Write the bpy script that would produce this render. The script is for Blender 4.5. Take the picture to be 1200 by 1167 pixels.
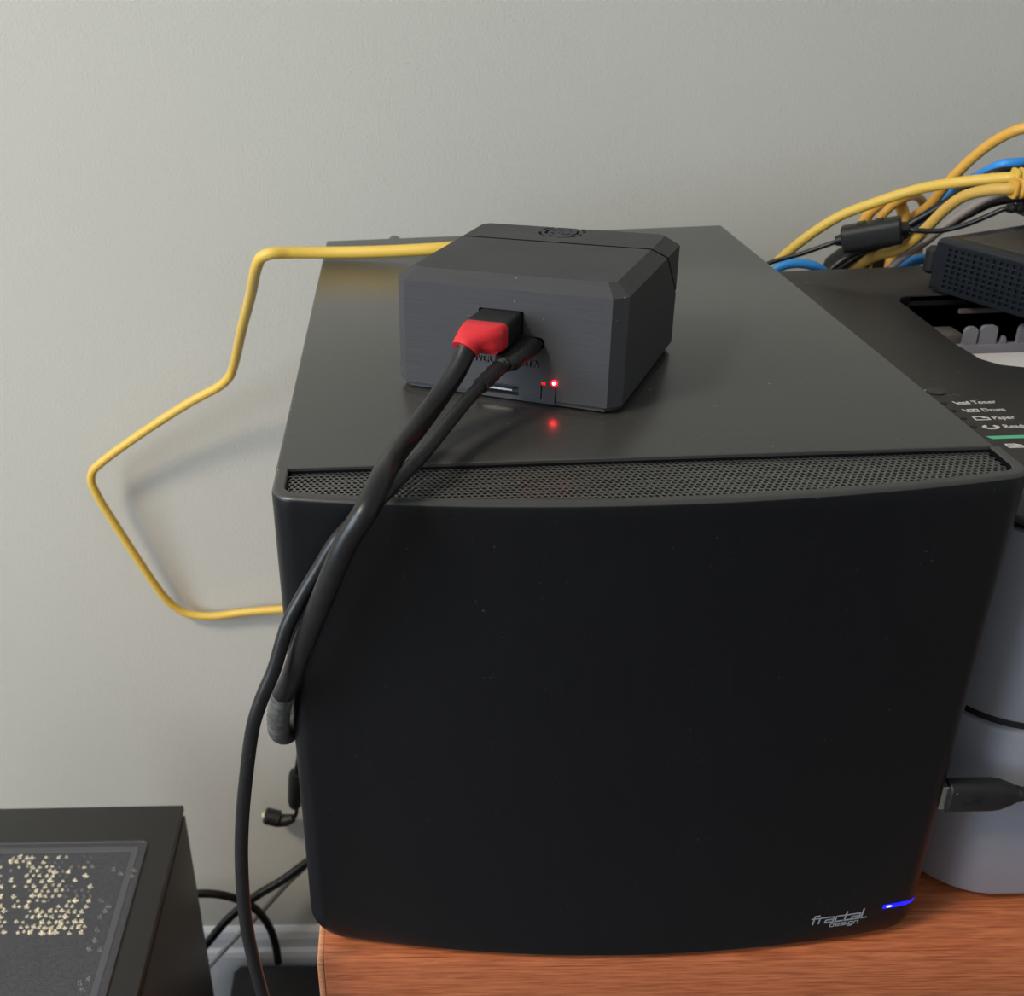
import bpy, bmesh, math, random
from mathutils import Vector, Matrix
random.seed(7)
S = bpy.context.scene
COL = S.collection
for o in list(bpy.data.objects):
    bpy.data.objects.remove(o, do_unlink=True)

# ------------------------------------------------------------------ camera
F, PX, PY = 1240.0, 427.2, 586.0
CAM = Vector((.0462, -.3165, .3693))
PITCH, YAW, ROLL = .4718, -.0446, -.0507
def cam_axes():
    c, s = math.cos(YAW), math.sin(YAW); cp, sp = math.cos(PITCH), math.sin(PITCH)
    fwd = Vector((s*cp, c*cp, -sp)); right = Vector((c, -s, 0)); up = right.cross(fwd)
    cr, sr = math.cos(ROLL), math.sin(ROLL)
    return cr*right + sr*up, -sr*right + cr*up, fwd
CR, CU, CW = cam_axes()
def at(u, v, **k):
    """point on the plane x=, y= or z= that the photograph's pixel (x, y) looks at"""
    d = CW + CR*((u-PX)/F) - CU*((v-PY)/F)
    ax, val = next(iter(k.items())); i = "xyz".index(ax)
    return CAM + d*((val-CAM[i])/d[i])
cd = bpy.data.cameras.new('camera'); cam = bpy.data.objects.new('camera', cd); COL.objects.link(cam)
cam.matrix_world = Matrix(((CR.x, CU.x, -CW.x, CAM.x), (CR.y, CU.y, -CW.y, CAM.y), (CR.z, CU.z, -CW.z, CAM.z), (0, 0, 0, 1)))
cd.sensor_fit = 'HORIZONTAL'; cd.sensor_width = 36; cd.lens = 36*F/1200
cd.shift_x = (600-PX)/1200; cd.shift_y = (PY-583.5)/1200
cd.clip_start = .01
cd.dof.use_dof = True; cd.dof.focus_distance = .42; cd.dof.aperture_fstop = 24
S.camera = cam

# ------------------------------------------------------------------ light and exposure
W = bpy.data.worlds.new('world'); S.world = W; W.use_nodes = True
W.node_tree.nodes['Background'].inputs[0].default_value = (.62, .75, 1, 1)
W.node_tree.nodes['Background'].inputs[1].default_value = 1.0
S.view_settings.view_transform = 'Standard'; S.view_settings.look = 'None'
S.view_settings.gamma = 1; S.view_settings.use_curve_mapping = False
S.view_settings.exposure = -0.06
def area(name, loc, target, sx, sy, power, col):
    l = bpy.data.lights.new(name, 'AREA'); l.shape = 'RECTANGLE'; l.size = sx; l.size_y = sy
    l.energy = power; l.color = col
    o = bpy.data.objects.new(name, l); COL.objects.link(o); o.location = loc
    o.rotation_euler = (Vector(target)-Vector(loc)).to_track_quat('-Z', 'Y').to_euler()
    return o
FLOOR, CEIL = -.70, 1.75
XL, XR, YB, YW = -2.0, 2.2, -3.2, .5
area('window_left_offscreen', (XL+.05, -1.1, .75), (XL+1, -1.1, .75), 1.5, 1.3, 56, (.72, .86, 1.0))
LAMP = (-1.27, -.74)
area('ceiling_lamp_offscreen', (*LAMP, CEIL-.085), (*LAMP, 0), .42, .42, 40, (1.0, .86, .67))

# ------------------------------------------------------------------ materials
def mat(name, col, rough=.5, metal=0., spec=.5, var=0., vscale=30., bump=0., bscale=200., stretch=None, coat=0., dust=0., dscale=900., emit=None, estr=0., bdist=.0005):
    m = bpy.data.materials.new(name); m.use_nodes = True
    nt = m.node_tree; N = nt.nodes; L = nt.links; b = N['Principled BSDF']
    b.inputs['Base Color'].default_value = (*col, 1); b.inputs['Roughness'].default_value = rough
    b.inputs['Metallic'].default_value = metal; b.inputs['Specular IOR Level'].default_value = spec
    b.inputs['Coat Weight'].default_value = coat
    tc = N.new('ShaderNodeTexCoord'); vec = tc.outputs['Object']
    if stretch:
        mp = N.new('ShaderNodeMapping'); mp.inputs['Scale'].default_value = stretch
        L.new(vec, mp.inputs['Vector']); vec = mp.outputs[0]
    csock = None
    if var:
        n = N.new('ShaderNodeTexNoise'); n.inputs['Scale'].default_value = vscale; n.inputs['Detail'].default_value = 4
        L.new(vec, n.inputs['Vector'])
        r = N.new('ShaderNodeValToRGB')
        r.color_ramp.elements[0].position = .3; r.color_ramp.elements[1].position = .7
        r.color_ramp.elements[0].color = (*[max(0, c*(1-var)) for c in col], 1)
        r.color_ramp.elements[1].color = (*[min(1, c*(1+var)) for c in col], 1)
        L.new(n.outputs['Fac'], r.inputs['Fac']); csock = r.outputs['Color']
    if dust:
        n = N.new('ShaderNodeTexNoise'); n.inputs['Scale'].default_value = dscale; n.inputs['Detail'].default_value = 1
        L.new(tc.outputs['Object'], n.inputs['Vector'])
        r = N.new('ShaderNodeValToRGB'); r.color_ramp.elements[0].position = .76; r.color_ramp.elements[1].position = .82
        r.color_ramp.elements[0].color = (0, 0, 0, 1); r.color_ramp.elements[1].color = (dust, dust, dust, 1)
        L.new(n.outputs['Fac'], r.inputs['Fac'])
        mx = N.new('ShaderNodeMix'); mx.data_type = 'RGBA'
        L.new(r.outputs['Color'], mx.inputs[0])
        if csock: L.new(csock, mx.inputs[6])
        else: mx.inputs[6].default_value = (*col, 1)
        mx.inputs[7].default_value = (.45, .44, .43, 1); csock = mx.outputs[2]
    if csock: L.new(csock, b.inputs['Base Color'])
    if bump:
        n = N.new('ShaderNodeTexNoise'); n.inputs['Scale'].default_value = bscale; n.inputs['Detail'].default_value = 2
        L.new(vec, n.inputs['Vector'])
        bp = N.new('ShaderNodeBump'); bp.inputs['Strength'].default_value = bump; bp.inputs['Distance'].default_value = bdist
        L.new(n.outputs['Fac'], bp.inputs['Height']); L.new(bp.outputs[0], b.inputs['Normal'])
    if emit:
        b.inputs['Emission Color'].default_value = (*emit, 1); b.inputs['Emission Strength'].default_value = estr
    return m
def wood_mat(name, a, bcol, c, k=1.0):
    m = bpy.data.materials.new(name); m.use_nodes = True
    nt = m.node_tree; N = nt.nodes; L = nt.links; b = N['Principled BSDF']
    tc = N.new('ShaderNodeTexCoord'); mp = N.new('ShaderNodeMapping'); mp.inputs['Scale'].default_value = (13*k, 330*k, 380*k)
    L.new(tc.outputs['Object'], mp.inputs['Vector'])
    n = N.new('ShaderNodeTexNoise'); n.inputs['Scale'].default_value = 1.6; n.inputs['Detail'].default_value = 9; n.inputs['Roughness'].default_value = .68; n.inputs['Distortion'].default_value = .6
    L.new(mp.outputs[0], n.inputs['Vector'])
    r = N.new('ShaderNodeValToRGB'); e = r.color_ramp.elements
    e[0].position = .32; e[0].color = (*a, 1); e[1].position = .7; e[1].color = (*c, 1)
    mid = e.new(.5); mid.color = (*bcol, 1)
    L.new(n.outputs['Fac'], r.inputs['Fac'])
    mp2 = N.new('ShaderNodeMapping'); mp2.inputs['Scale'].default_value = (60, 900, 1200); L.new(tc.outputs['Object'], mp2.inputs['Vector'])
    n2 = N.new('ShaderNodeTexNoise'); n2.inputs['Scale'].default_value = 1; n2.inputs['Detail'].default_value = 3; L.new(mp2.outputs[0], n2.inputs['Vector'])
    r2 = N.new('ShaderNodeValToRGB'); r2.color_ramp.elements[0].position = .35; r2.color_ramp.elements[0].color = (.62, .55, .5, 1); r2.color_ramp.elements[1].position = .55; r2.color_ramp.elements[1].color = (1, 1, 1, 1)
    L.new(n2.outputs['Fac'], r2.inputs['Fac'])
    mx = N.new('ShaderNodeMix'); mx.data_type = 'RGBA'; mx.blend_type = 'MULTIPLY'; mx.inputs[0].default_value = .75
    L.new(r.outputs['Color'], mx.inputs[6]); L.new(r2.outputs['Color'], mx.inputs[7]); L.new(mx.outputs[2], b.inputs['Base Color'])
    b.inputs['Roughness'].default_value = .32
    bp = N.new('ShaderNodeBump'); bp.inputs['Strength'].default_value = .15; bp.inputs['Distance'].default_value = .0003
    L.new(n2.outputs['Fac'], bp.inputs['Height']); L.new(bp.outputs[0], b.inputs['Normal'])
    return m
M = dict(
    wall=mat('wall_paint', (.55, .54, .495), .75, bump=.5, bscale=520, var=.015, vscale=6, bdist=.0006, spec=.3),
    ceiling=mat('ceiling_paint', (.8, .79, .76), .9),
    floor=mat('floor_carpet', (.17, .165, .16), .95, var=.3, vscale=400, bump=.6, bscale=600),
    trim=mat('white_trim_paint', (.78, .79, .80), .35),
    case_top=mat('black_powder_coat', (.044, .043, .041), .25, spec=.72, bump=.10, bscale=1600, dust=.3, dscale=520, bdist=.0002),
    case_dark=mat('case_interior_black', (.008, .008, .009), .6),
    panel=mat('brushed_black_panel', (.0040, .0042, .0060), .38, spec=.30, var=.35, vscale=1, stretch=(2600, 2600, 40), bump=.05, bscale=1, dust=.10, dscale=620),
    lip=mat('satin_black_lip', (.044, .043, .041), .30, spec=.5),
    grille=mat('black_wire_mesh', (.20, .195, .185), .30, metal=.8),
    logo=mat('silver_print', (.30, .32, .36), .5),
    pla=mat('dark_printed_plastic', (.045, .045, .050), .62, spec=.4, var=.12, vscale=1, stretch=(40, 40, 3500), bump=.35, bscale=1, dust=.55, dscale=520, bdist=.0002),
    pla_dark=mat('recess_black_plastic', (.006, .006, .007), .7),
    lettering=mat('raised_lettering_plastic', (.050, .050, .056), .35),
    rubber=mat('black_rubber_cable', (.0075, .0075, .009), .36, spec=.5, var=.4, vscale=260, dust=.2, dscale=800),
    rubber2=mat('black_matte_plug', (.009, .009, .010), .5, bump=.25, bscale=1800, dust=.6, dscale=700),
    cuff=mat('worn_grey_cuff', (.10, .10, .095), .6, bump=.5, bscale=600, var=.5, vscale=300),
    red=mat('red_moulded_boot', (.62, .022, .030), .42, spec=.45),
    metal=mat('bright_nickel', (.6, .58, .55), .25, metal=1),
    yellow=mat('bright_yellow_jacket', (.76, .50, .085), .42),
    amber=mat('orange_yellow_jacket', (.74, .39, .060), .45),
    tan=mat('dull_yellow_jacket', (.66, .40, .085), .5),
    blue=mat('blue_jacket', (.035, .30, .82), .42),
    greyc=mat('grey_jacket', (.36, .33, .33), .5),
    whitec=mat('pale_grey_jacket', (.42, .41, .40), .5),
    deck=mat('charcoal_printer_deck', (.045, .041, .037), .55, spec=.45, bump=.4, bscale=1500, var=.15, vscale=900, dust=.35, dscale=260, bdist=.0003),
    shell=mat('silver_grey_printer_shell', (.235, .24, .285), .45, spec=.4),
    black=mat('black_gap_plastic', (.006, .006, .007), .5),
    cover=mat('taupe_inner_plastic', (.13, .115, .11), .5),
    guide=mat('grey_guide_plastic', (.20, .20, .235), .5),
    paper=mat('white_paper', (.72, .68, .70), .8),
    print=mat('white_print', (.72, .70, .70), .6),
    green=mat('green_print', (.12, .56, .33), .5),
    router=mat('navy_black_plastic', (.008, .011, .017), .42),
    router_top=mat('black_perforated_top', (.045, .04, .034), .5, bump=.6, bscale=900, var=.5, vscale=700),
    tower=mat('satin_black_tower', (.020, .020, .021), .38, var=.1, vscale=20),
    filter=mat('dusty_filter_mesh', (.045, .047, .055), .7, var=.35, vscale=900, bump=.3, bscale=1200),
    filter_frame=mat('filter_border', (.045, .046, .052), .24),
    filter_band=mat('filter_border_band', (.075, .077, .088), .7),
    dust_a=mat('beige_dust', (.62, .56, .42), .95, var=.5, vscale=500),
    dust_b=mat('grey_dust', (.14, .14, .14), .95, var=.5, vscale=500),
    wood=wood_mat('cherry_wood', (.30, .072, .028), (.43, .125, .050), (.54, .185, .080)),
    wood_edge=wood_mat('cherry_front_veneer', (.30, .072, .028), (.43, .125, .050), (.54, .185, .080), 1.8),
    edge=wood_mat('cherry_edge_band', (.50, .20, .10), (.60, .27, .15), (.68, .34, .20)),
    redled=mat('red_led_lens', (.9, .05, .05), .3, emit=(1, .002, .004), estr=45),
    redcore=mat('red_led_core', (1, .6, .6), .3, emit=(1, .45, .42), estr=8),
    redtab=mat('red_glow_tab', (.5, .01, .01), .4, emit=(1, .02, .02), estr=.5),  # red glow put into the tab's own colour and emission
    blueled=mat('blue_led_bar', (.02, .02, .6), .3, emit=(.002, .004, 1), estr=1.6),
    bluecore=mat('blue_led_core', (.4, .4, 1), .3, emit=(.25, .28, 1), estr=6),
    lamp=mat('lamp_diffuser', (.9, .88, .8), .5, emit=(1, .92, .78), estr=4),
    glass=mat('window_glass', (.9, .95, 1), .05, spec=.5),
    buttons=mat('dark_button', (.02, .02, .02), .35),
)
_g = M['glass'].node_tree.nodes['Principled BSDF']; _g.inputs['Transmission Weight'].default_value = 1

# ------------------------------------------------------------------ mesh helpers
def link(name, me, m, parent=None, smooth=None):
    me.materials.clear()
    me.materials.append(M[m] if isinstance(m, str) else m)
    o = bpy.data.objects.new(name, me); COL.objects.link(o)
    if smooth is not None:
        for p in me.polygons: p.use_smooth = True
        me.set_sharp_from_angle(angle=math.radians(smooth))
    if parent: o.parent = parent
    return o
def done(bm, name, m, parent=None, smooth=None, recalc=True):
    if recalc: bmesh.ops.recalc_face_normals(bm, faces=bm.faces)
    me = bpy.data.meshes.new(name); bm.to_mesh(me); bm.free()
    return link(name, me, m, parent, smooth)
def tag(o, label=None, cat=None, group=None, kind=None):
    if label: o['label'] = label
    if cat: o['category'] = cat
    if group: o['group'] = group
    if kind: o['kind'] = kind
    return o
def thing(name, label, cat, loc=(0, 0, 0), rz=0, group=None):
    o = bpy.data.objects.new(name, None); COL.objects.link(o); o.empty_display_size = .02
    o.location = loc; o.rotation_euler = (0, 0, rz)
    return tag(o, label, cat, group)
def bx(bm, x0, x1, y0, y1, z0, z1, bev=0, seg=2):
    r = bmesh.ops.create_cube(bm, size=1)
    vs = r['verts']
    for v in vs:
        v.co = Vector(((x0+x1)/2+v.co.x*(x1-x0), (y0+y1)/2+v.co.y*(y1-y0), (z0+z1)/2+v.co.z*(z1-z0)))
    if bev:
        es = {e for v in vs for e in v.link_edges}
        bmesh.ops.bevel(bm, geom=list(es), offset=bev, segments=seg, profile=.5, affect='EDGES')
def box(name, m, x0, x1, y0, y1, z0, z1, parent=None, bev=0, seg=2):
    bm = bmesh.new(); bx(bm, x0, x1, y0, y1, z0, z1, bev, seg)
    return done(bm, name, m, parent, 35 if bev else None)
def spline(pts, n=10):
    P = [Vector(p) for p in pts]; out = []
    Q = [P[0]*2-P[1]] + P + [P[-1]*2-P[-2]]
    for i in range(1, len(Q)-2):
        a, b, c, d = Q[i-1], Q[i], Q[i+1], Q[i+2]
        ta = max((b-a).length, 1e-6)**.5; tb = max((c-b).length, 1e-6)**.5; tc = max((d-c).length, 1e-6)**.5
        m1 = (b-a)/ta - (c-a)/(ta+tb) + (c-b)/tb; m2 = (c-b)/tb - (d-b)/(tb+tc) + (d-c)/tc
        m1 *= tb; m2 *= tb
        for k in range(n):
            t = k/n
            out.append(b*(2*t**3-3*t*t+1) + m1*(t**3-2*t*t+t) + c*(-2*t**3+3*t*t) + m2*(t**3-t*t))
    out.append(P[-1]); return out
def sweep(bm, path, radii, sides=12, cap=True, flat=1.0):
    n = len(path); up = None; rings = []
    for i, p in enumerate(path):
        t = (path[min(i+1, n-1)] - path[max(i-1, 0)]).normalized()
        if up is None:
            up = Vector((0, 0, 1)) if abs(t.z) < .9 else Vector((0, 1, 0))
        up = (up - t*up.dot(t)).normalized(); s = t.cross(up)
        r = radii[i] if isinstance(radii, (list, tuple)) else radii
        rings.append([bm.verts.new(p + s*(math.cos(a)*r) + up*(math.sin(a)*r*flat)) for a in [2*math.pi*k/sides for k in range(sides)]])
    for a, b in zip(rings, rings[1:]):
        for k in range(sides):
            bm.faces.new((a[k], a[(k+1) % sides], b[(k+1) % sides], b[k]))
    if cap: bm.faces.new(rings[0]); bm.faces.new(rings[-1])
def tube(name, pts, r, m, parent=None, sides=14, n=10, flat=1.0, raw=False):
    bm = bmesh.new(); path = [Vector(p) for p in pts] if raw else spline(pts, n)
    sweep(bm, path, r, sides, True, flat)
    return done(bm, name, m, parent, 50)
def cyl(bm, a, b, r, sides=20, r2=None):
    sweep(bm, [Vector(a), Vector(b)], [r, r if r2 is None else r2], sides)
def rrect(w, h, r, n=5):
    out = []
    for cx, cy, a0 in ((w/2-r, h/2-r, 0), (-w/2+r, h/2-r, 90), (-w/2+r, -h/2+r, 180), (w/2-r, -h/2+r, 270)):
        for k in range(n+1):
            a = math.radians(a0+90*k/n); out.append((cx+r*math.cos(a), cy+r*math.sin(a)))
    return out
def loft(bm, sections, frame):
    """sections: (t, w, h, r, (offx, offy)) rounded rectangles along the frame's z axis; frame: 4x4 matrix"""
    rings = []
    for t, w, h, r, off in sections:
        rings.append([bm.verts.new(frame @ Vector((x+off[0], y+off[1], t))) for x, y in rrect(w, h, min(r, w/2-1e-5, h/2-1e-5))])
    n = len(rings[0])
    for a, b in zip(rings, rings[1:]):
        for k in range(n): bm.faces.new((a[k], a[(k+1) % n], b[(k+1) % n], b[k]))
    bm.faces.new(rings[0]); bm.faces.new(rings[-1])
def frame(o, z, x):
    z = Vector(z).normalized(); x = Vector(x); x = (x-z*x.dot(z)).normalized(); y = z.cross(x)
    return Matrix(((x.x, y.x, z.x, o[0]), (x.y, y.y, z.y, o[1]), (x.z, y.z, z.z, o[2]), (0, 0, 0, 1)))
def prism(bm, poly, z0, z1):
    a = [bm.verts.new((x, y, z0)) for x, y in poly]; b = [bm.verts.new((x, y, z1)) for x, y in poly]; n = len(poly)
    for k in range(n): bm.faces.new((a[k], a[(k+1) % n], b[(k+1) % n], b[k]))
    bm.faces.new(a[::-1]); bm.faces.new(b)
def cut(o, cutters):
    """carve real recesses: subtract each cutter mesh from o and drop the cutters"""
    bmc = bmesh.new()
    for c in cutters:
        c.to_mesh(me := bpy.data.meshes.new('c')); bmc.from_mesh(me); bpy.data.meshes.remove(me); c.free()
    bmesh.ops.recalc_face_normals(bmc, faces=bmc.faces)
    me = bpy.data.meshes.new('cutter'); bmc.to_mesh(me); bmc.free()
    co = bpy.data.objects.new('cutter', me); COL.objects.link(co)
    par = o.parent; o.parent = None; o.matrix_world = Matrix.Identity(4)
    md = o.modifiers.new('cut', 'BOOLEAN'); md.object = co; md.operation = 'DIFFERENCE'; md.solver = 'EXACT'; md.use_self = True
    bpy.context.view_layer.update()
    res = bpy.data.meshes.new_from_object(o.evaluated_get(bpy.context.evaluated_depsgraph_get()))
    o.modifiers.clear(); o.data = res; o.parent = par
    bpy.data.objects.remove(co, do_unlink=True); bpy.data.meshes.remove(me)
    return o
def text(name, body, size, m, parent, loc, rot, extrude=.0001, sx=1.0, align='LEFT'):
    c = bpy.data.curves.new('t', 'FONT'); c.body = body; c.size = size; c.extrude = extrude; c.align_x = align
    t = bpy.data.objects.new('t', c); COL.objects.link(t); bpy.context.view_layer.update()
    me = bpy.data.meshes.new_from_object(t.evaluated_get(bpy.context.evaluated_depsgraph_get()))
    bpy.data.objects.remove(t, do_unlink=True); bpy.data.curves.remove(c)
    for v in me.vertices: v.co.x *= sx
    o = link(name, me, m, parent); o.location = loc; o.rotation_euler = rot
    return o
def ribbons(bm, lines, th, f, depth):
    """flat strokes; f maps (u, v, d) to space"""
    lift = 0
    for ln in lines:
        for (x0, y0), (x1, y1) in zip(ln, ln[1:]):
            lift += 2.5e-6   # strokes never share one plane where they cross
            dx, dy = x1-x0, y1-y0; l = math.hypot(dx, dy) or 1; dx /= l; dy /= l
            h = th/2; a = (x0-dx*h, y0-dy*h); b = (x1+dx*h, y1+dy*h); nx, ny = -dy*h, dx*h
            q = [(a[0]+nx, a[1]+ny), (b[0]+nx, b[1]+ny), (b[0]-nx, b[1]-ny), (a[0]-nx, a[1]-ny)]
            lo = [bm.verts.new(f(u, v, 0)) for u, v in q]; hi = [bm.verts.new(f(u, v, depth+lift)) for u, v in q]
            bm.faces.new(hi)
            for k in range(4): bm.faces.new((lo[k], lo[(k+1) % 4], hi[(k+1) % 4], hi[k]))

# ------------------------------------------------------------------ the room
def struct(o): o['kind'] = 'structure'; return o
struct(box('wall_back', 'wall', XL, XR, YW, YW+.1, FLOOR, CEIL))
struct(box('floor', 'floor', XL, XR, YB, YW, FLOOR-.05, FLOOR))
struct(box('ceiling', 'ceiling', XL, XR, YB, YW, CEIL, CEIL+.05))
struct(box('wall_right', 'wall', XR, XR+.1, YB, YW, FLOOR, CEIL))
struct(box('wall_front', 'wall', XL, XR, YB-.1, YB, FLOOR, CEIL))
bm = bmesh.new()
wy0, wy1, wz0, wz1 = -1.85, -.35, .1, 1.4
bx(bm, XL-.1, XL, YB, wy0, FLOOR, CEIL); bx(bm, XL-.1, XL, wy1, YW, FLOOR, CEIL)
bx(bm, XL-.1, XL, wy0, wy1, FLOOR, wz0); bx(bm, XL-.1, XL, wy0, wy1, wz1, CEIL)
struct(done(bm, 'wall_left', 'wall'))
win = struct(thing('window_1', None, None, (XL-.05, (wy0+wy1)/2, wz0)))
bm = bmesh.new(); hw = (wy1-wy0)/2
for a, b, c, d in ((-hw, -hw+.05, 0, 1.3), (hw-.05, hw, 0, 1.3), (-hw, hw, 0, .05), (-hw, hw, 1.25, 1.3), (-.02, .02, 0, 1.3)):
    bx(bm, -.03, .03, a, b, c, d)
done(bm, 'window_frame', 'trim', win)
for a, b in ((-hw+.05, -.02), (.02, hw-.05)):
    box('pane', 'glass', -.004, .004, a, b, .05, 1.25, win)
# baseboard with a stepped, rounded top
bm = bmesh.new()
prof = [(0, 0), (-.014, 0), (-.014, .100), (-.0125, .106), (-.0085, .109), (-.0085, .122), (-.006, .130), (-.002, .134), (0, .134)]
a = [bm.verts.new((XL, YW+y, FLOOR+z)) for y, z in prof]; b = [bm.verts.new((XR, YW+y, FLOOR+z)) for y, z in prof]
for k in range(len(prof)): bm.faces.new((a[k], a[(k+1) % len(prof)], b[(k+1) % len(prof)], b[k]))
bm.faces.new(a); bm.faces.new(b)
struct(done(bm, 'baseboard_back', 'trim'))
# ceiling lamp, behind the camera
lt = thing('ceiling_lamp', 'round flush white ceiling lamp above the room', 'lamp', (*LAMP, CEIL))
bm = bmesh.new(); cyl(bm, (0, 0, 0), (0, 0, -.03), .27, 48); done(bm, 'base', 'trim', lt, 40)
bm = bmesh.new(); sweep(bm, [Vector((0, 0, z)) for z in (-.03, -.05, -.065, -.07)], [.25, .245, .22, .18], 48); done(bm, 'diffuser', 'lamp', lt, 40)

# ------------------------------------------------------------------ desk
DZ = -.003
dk = thing('desk', 'cherry wood desk carrying the black computer case and the printer', 'desk', (.0, 0, FLOOR))
def dbox(name, m, x0, x1, y0, y1, z0, z1, bev=.0012): return box(name, m, x0, x1, y0, y1, z0-FLOOR, z1-FLOOR, dk, bev, 2)
dbox('desk_top', 'wood', .0055, 1.25, -.0098, .415, DZ-.045, DZ, .0003)
dbox('front_edge', 'wood_edge', .0055, 1.25, -.0115, -.0080, DZ-.045, DZ+.00005, .0011)
dbox('edge_band', 'edge', .0028, .0056, -.0112, .415, DZ-.045, DZ-.0001, .0008)
dbox('side_panel', 'wood', .012, .032, .01, .32, FLOOR, DZ-.045)
dbox('side_panel', 'wood', 1.225, 1.245, .01, .32, FLOOR, DZ-.045)
dbox('back_panel', 'wood', .032, 1.225, .295, .310, FLOOR+.25, DZ-.045)

# ------------------------------------------------------------------ small computer case on the desk
CWD, CH, YC, YR = .25, .21, .0215, .362
cs = thing('computer_case', 'small cube-shaped black computer case with a curved front panel and mesh strip', 'computer', (0, 0, DZ))
def cz(z): return z-DZ
def arc_y(x): return -.0128*(1-((x-.125)/.125)**2)
def outline(off):
    """plan of the front panel: left side, rounded corner, bowed front, right corner, right side"""
    r = .0095; pts = []
    y0 = arc_y(.012)
    def corner(cx, cy, a0, a1, n=9): return [(cx+r*math.cos(math.radians(a0+(a1-a0)*k/n)), cy+r*math.sin(math.radians(a0+(a1-a0)*k/n))) for k in range(n+1)]
    yc_ = arc_y(r)+r+.0003
    pts += [(0, YC), (0, (YC+yc_)/2)] + corner(r, yc_, 180, 262)
    n = 26
    for k in range(1, n): x = r+(CWD-2*r)*k/n; pts.append((x, arc_y(x)))
    pts += corner(CWD-r, yc_, 278, 360) + [(CWD, (YC+yc_)/2), (CWD, YC)]
    out = []
    for i, p in enumerate(pts):
        if i == 0: t = (0, -1)
        elif i == len(pts)-1: t = (0, 1)
        else: t = (pts[i+1][0]-pts[i-1][0], pts[i+1][1]-pts[i-1][1])
        l = math.hypot(*t); nx, ny = -t[1]/l, t[0]/l
        out.append((p[0]+nx*off, p[1]+ny*off))
    return out
bm = bmesh.new()
rows = []
RB = .0095
PW = 1.010   # the panel stands a little proud of the cover on its right
def inset(z): return 0 if z >= RB else RB-math.sqrt(max(0, RB*RB-(RB-z)**2))
for z, off in [(0, .0012), (.0004, .0004), (.001, 0), (.002, 0), (.0035, 0), (.0055, 0), (.0075, 0), (RB, 0), (.06, 0), (.12, 0), (.2040, 0), (.2082, 0), (.2090, .0002), (.2096, .0007), (.2099, .0012), (.2100, .0018)]:
    k = 1-2*inset(z)/CWD
    rows.append([bm.verts.new(((.125+(x-.125)*k)*PW, y, cz(z))) for x, y in outline(off)])
for a, b in zip(rows, rows[1:]):
    for i in range(len(a)-1): bm.faces.new((a[i], a[i+1], b[i+1], b[i]))
    bm.faces.new((a[-1], a[0], b[0], b[-1]))
bm.faces.new(rows[0])
rim_start = rows[-1]
rows2 = [rim_start] + [[bm.verts.new((x*PW, y, cz(z))) for x, y in outline(off)] for z, off in [(.2100, .0042), (.2096, .0047), (.2010, .0048)]]
for a, b in zip(rows2, rows2[1:]):
    for i in range(len(a)-1): bm.faces.new((a[i], a[i+1], b[i+1], b[i]))
bm.faces.new(rows2[-1])
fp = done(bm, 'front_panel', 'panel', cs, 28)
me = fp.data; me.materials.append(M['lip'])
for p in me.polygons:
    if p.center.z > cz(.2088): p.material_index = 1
fp['label'] = 'bowed black brushed front panel'
# wire mesh in the slot behind the lip
def in_poly(x, y, P):
    c = False; j = len(P)-1
    for i in range(len(P)):
        if (P[i][1] > y) != (P[j][1] > y) and x < (P[j][0]-P[i][0])*(y-P[i][1])/(P[j][1]-P[i][1])+P[i][0]: c = not c
        j = i
    return c
inner = [(x*PW, y) for x, y in outline(.0054)]
bm = bmesh.new(); pitch = .0022; rowp = pitch*.84; hz = cz(.2080)
R_, r_ = .58, .40
j = 0; y = -.013
cache = {}
def gv(x, y, z):
    k = (round(x*2e5), round(y*2e5), round(z*1e6))
    if k not in cache: cache[k] = bm.verts.new((x, y, z))
    return cache[k]
while y < YC+.001:
    x = (pitch/2 if j % 2 else 0)
    while x < CWD:
        if in_poly(x, min(y, YC-.0006), inner) and y < YC+.0004:
            hexo = [(x+pitch*.5*sx, y+rowp*sy) for sx, sy in ((1, .333), (0, .667), (-1, .333), (-1, -.333), (0, -.667), (1, -.333))]
            o_ = [gv(px_, py_, hz) for px_, py_ in hexo]
            i1 = [bm.verts.new((x+(px_-x)*.66, y+(py_-y)*.66, hz-.00008)) for px_, py_ in hexo]
            i2 = [bm.verts.new((x+(px_-x)*.70, y+(py_-y)*.70, hz-.0005)) for px_, py_ in hexo]
            for k in range(6):
                bm.faces.new((o_[k], o_[(k+1) % 6], i1[(k+1) % 6], i1[k])); bm.faces.new((i1[k], i1[(k+1) % 6], i2[(k+1) % 6], i2[k]))
        x += pitch
    y += rowp; j += 1
g = done(bm, 'mesh_grille', 'grille', cs); g['kind'] = 'stuff'; g['label'] = 'strip of fine black wire mesh'
# folded sheet cover: top and both sides
bm = bmesh.new(); prof = []
zt, zl, T = cz(CH), cz(.012), .0010
for cx, a0 in ((.0012, 180), (CWD-.0012, 90)):
    pass
op = [(0, zl)] + [(.0012-.0012*math.cos(math.radians(a)), zt-.0012+.0012*math.sin(math.radians(a))) for a in (0, 22, 45, 68, 90)]
op = op + [(CWD-x, z) for x, z in reversed(op)]
ip = [(T, zl), (T, zt-T), (CWD-T, zt-T), (CWD-T, zl)]
def ring(y, P): return [bm.verts.new((x, y, z)) for x, z in P]
bounds = [(YC+.0006, .0006), (YC+.0009, .0002), (YC+.0016, 0), (YR-.001, 0), (YR, .0004)]
rr = []
for y, dz in bounds: rr.append(ring(y, [(x, z-dz if z > zt-.005 else z) for x, z in op]))
for a, b in zip(rr, rr[1:]):
    for i in range(len(a)-1): bm.faces.new((a[i], a[i+1], b[i+1], b[i]))
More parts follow.
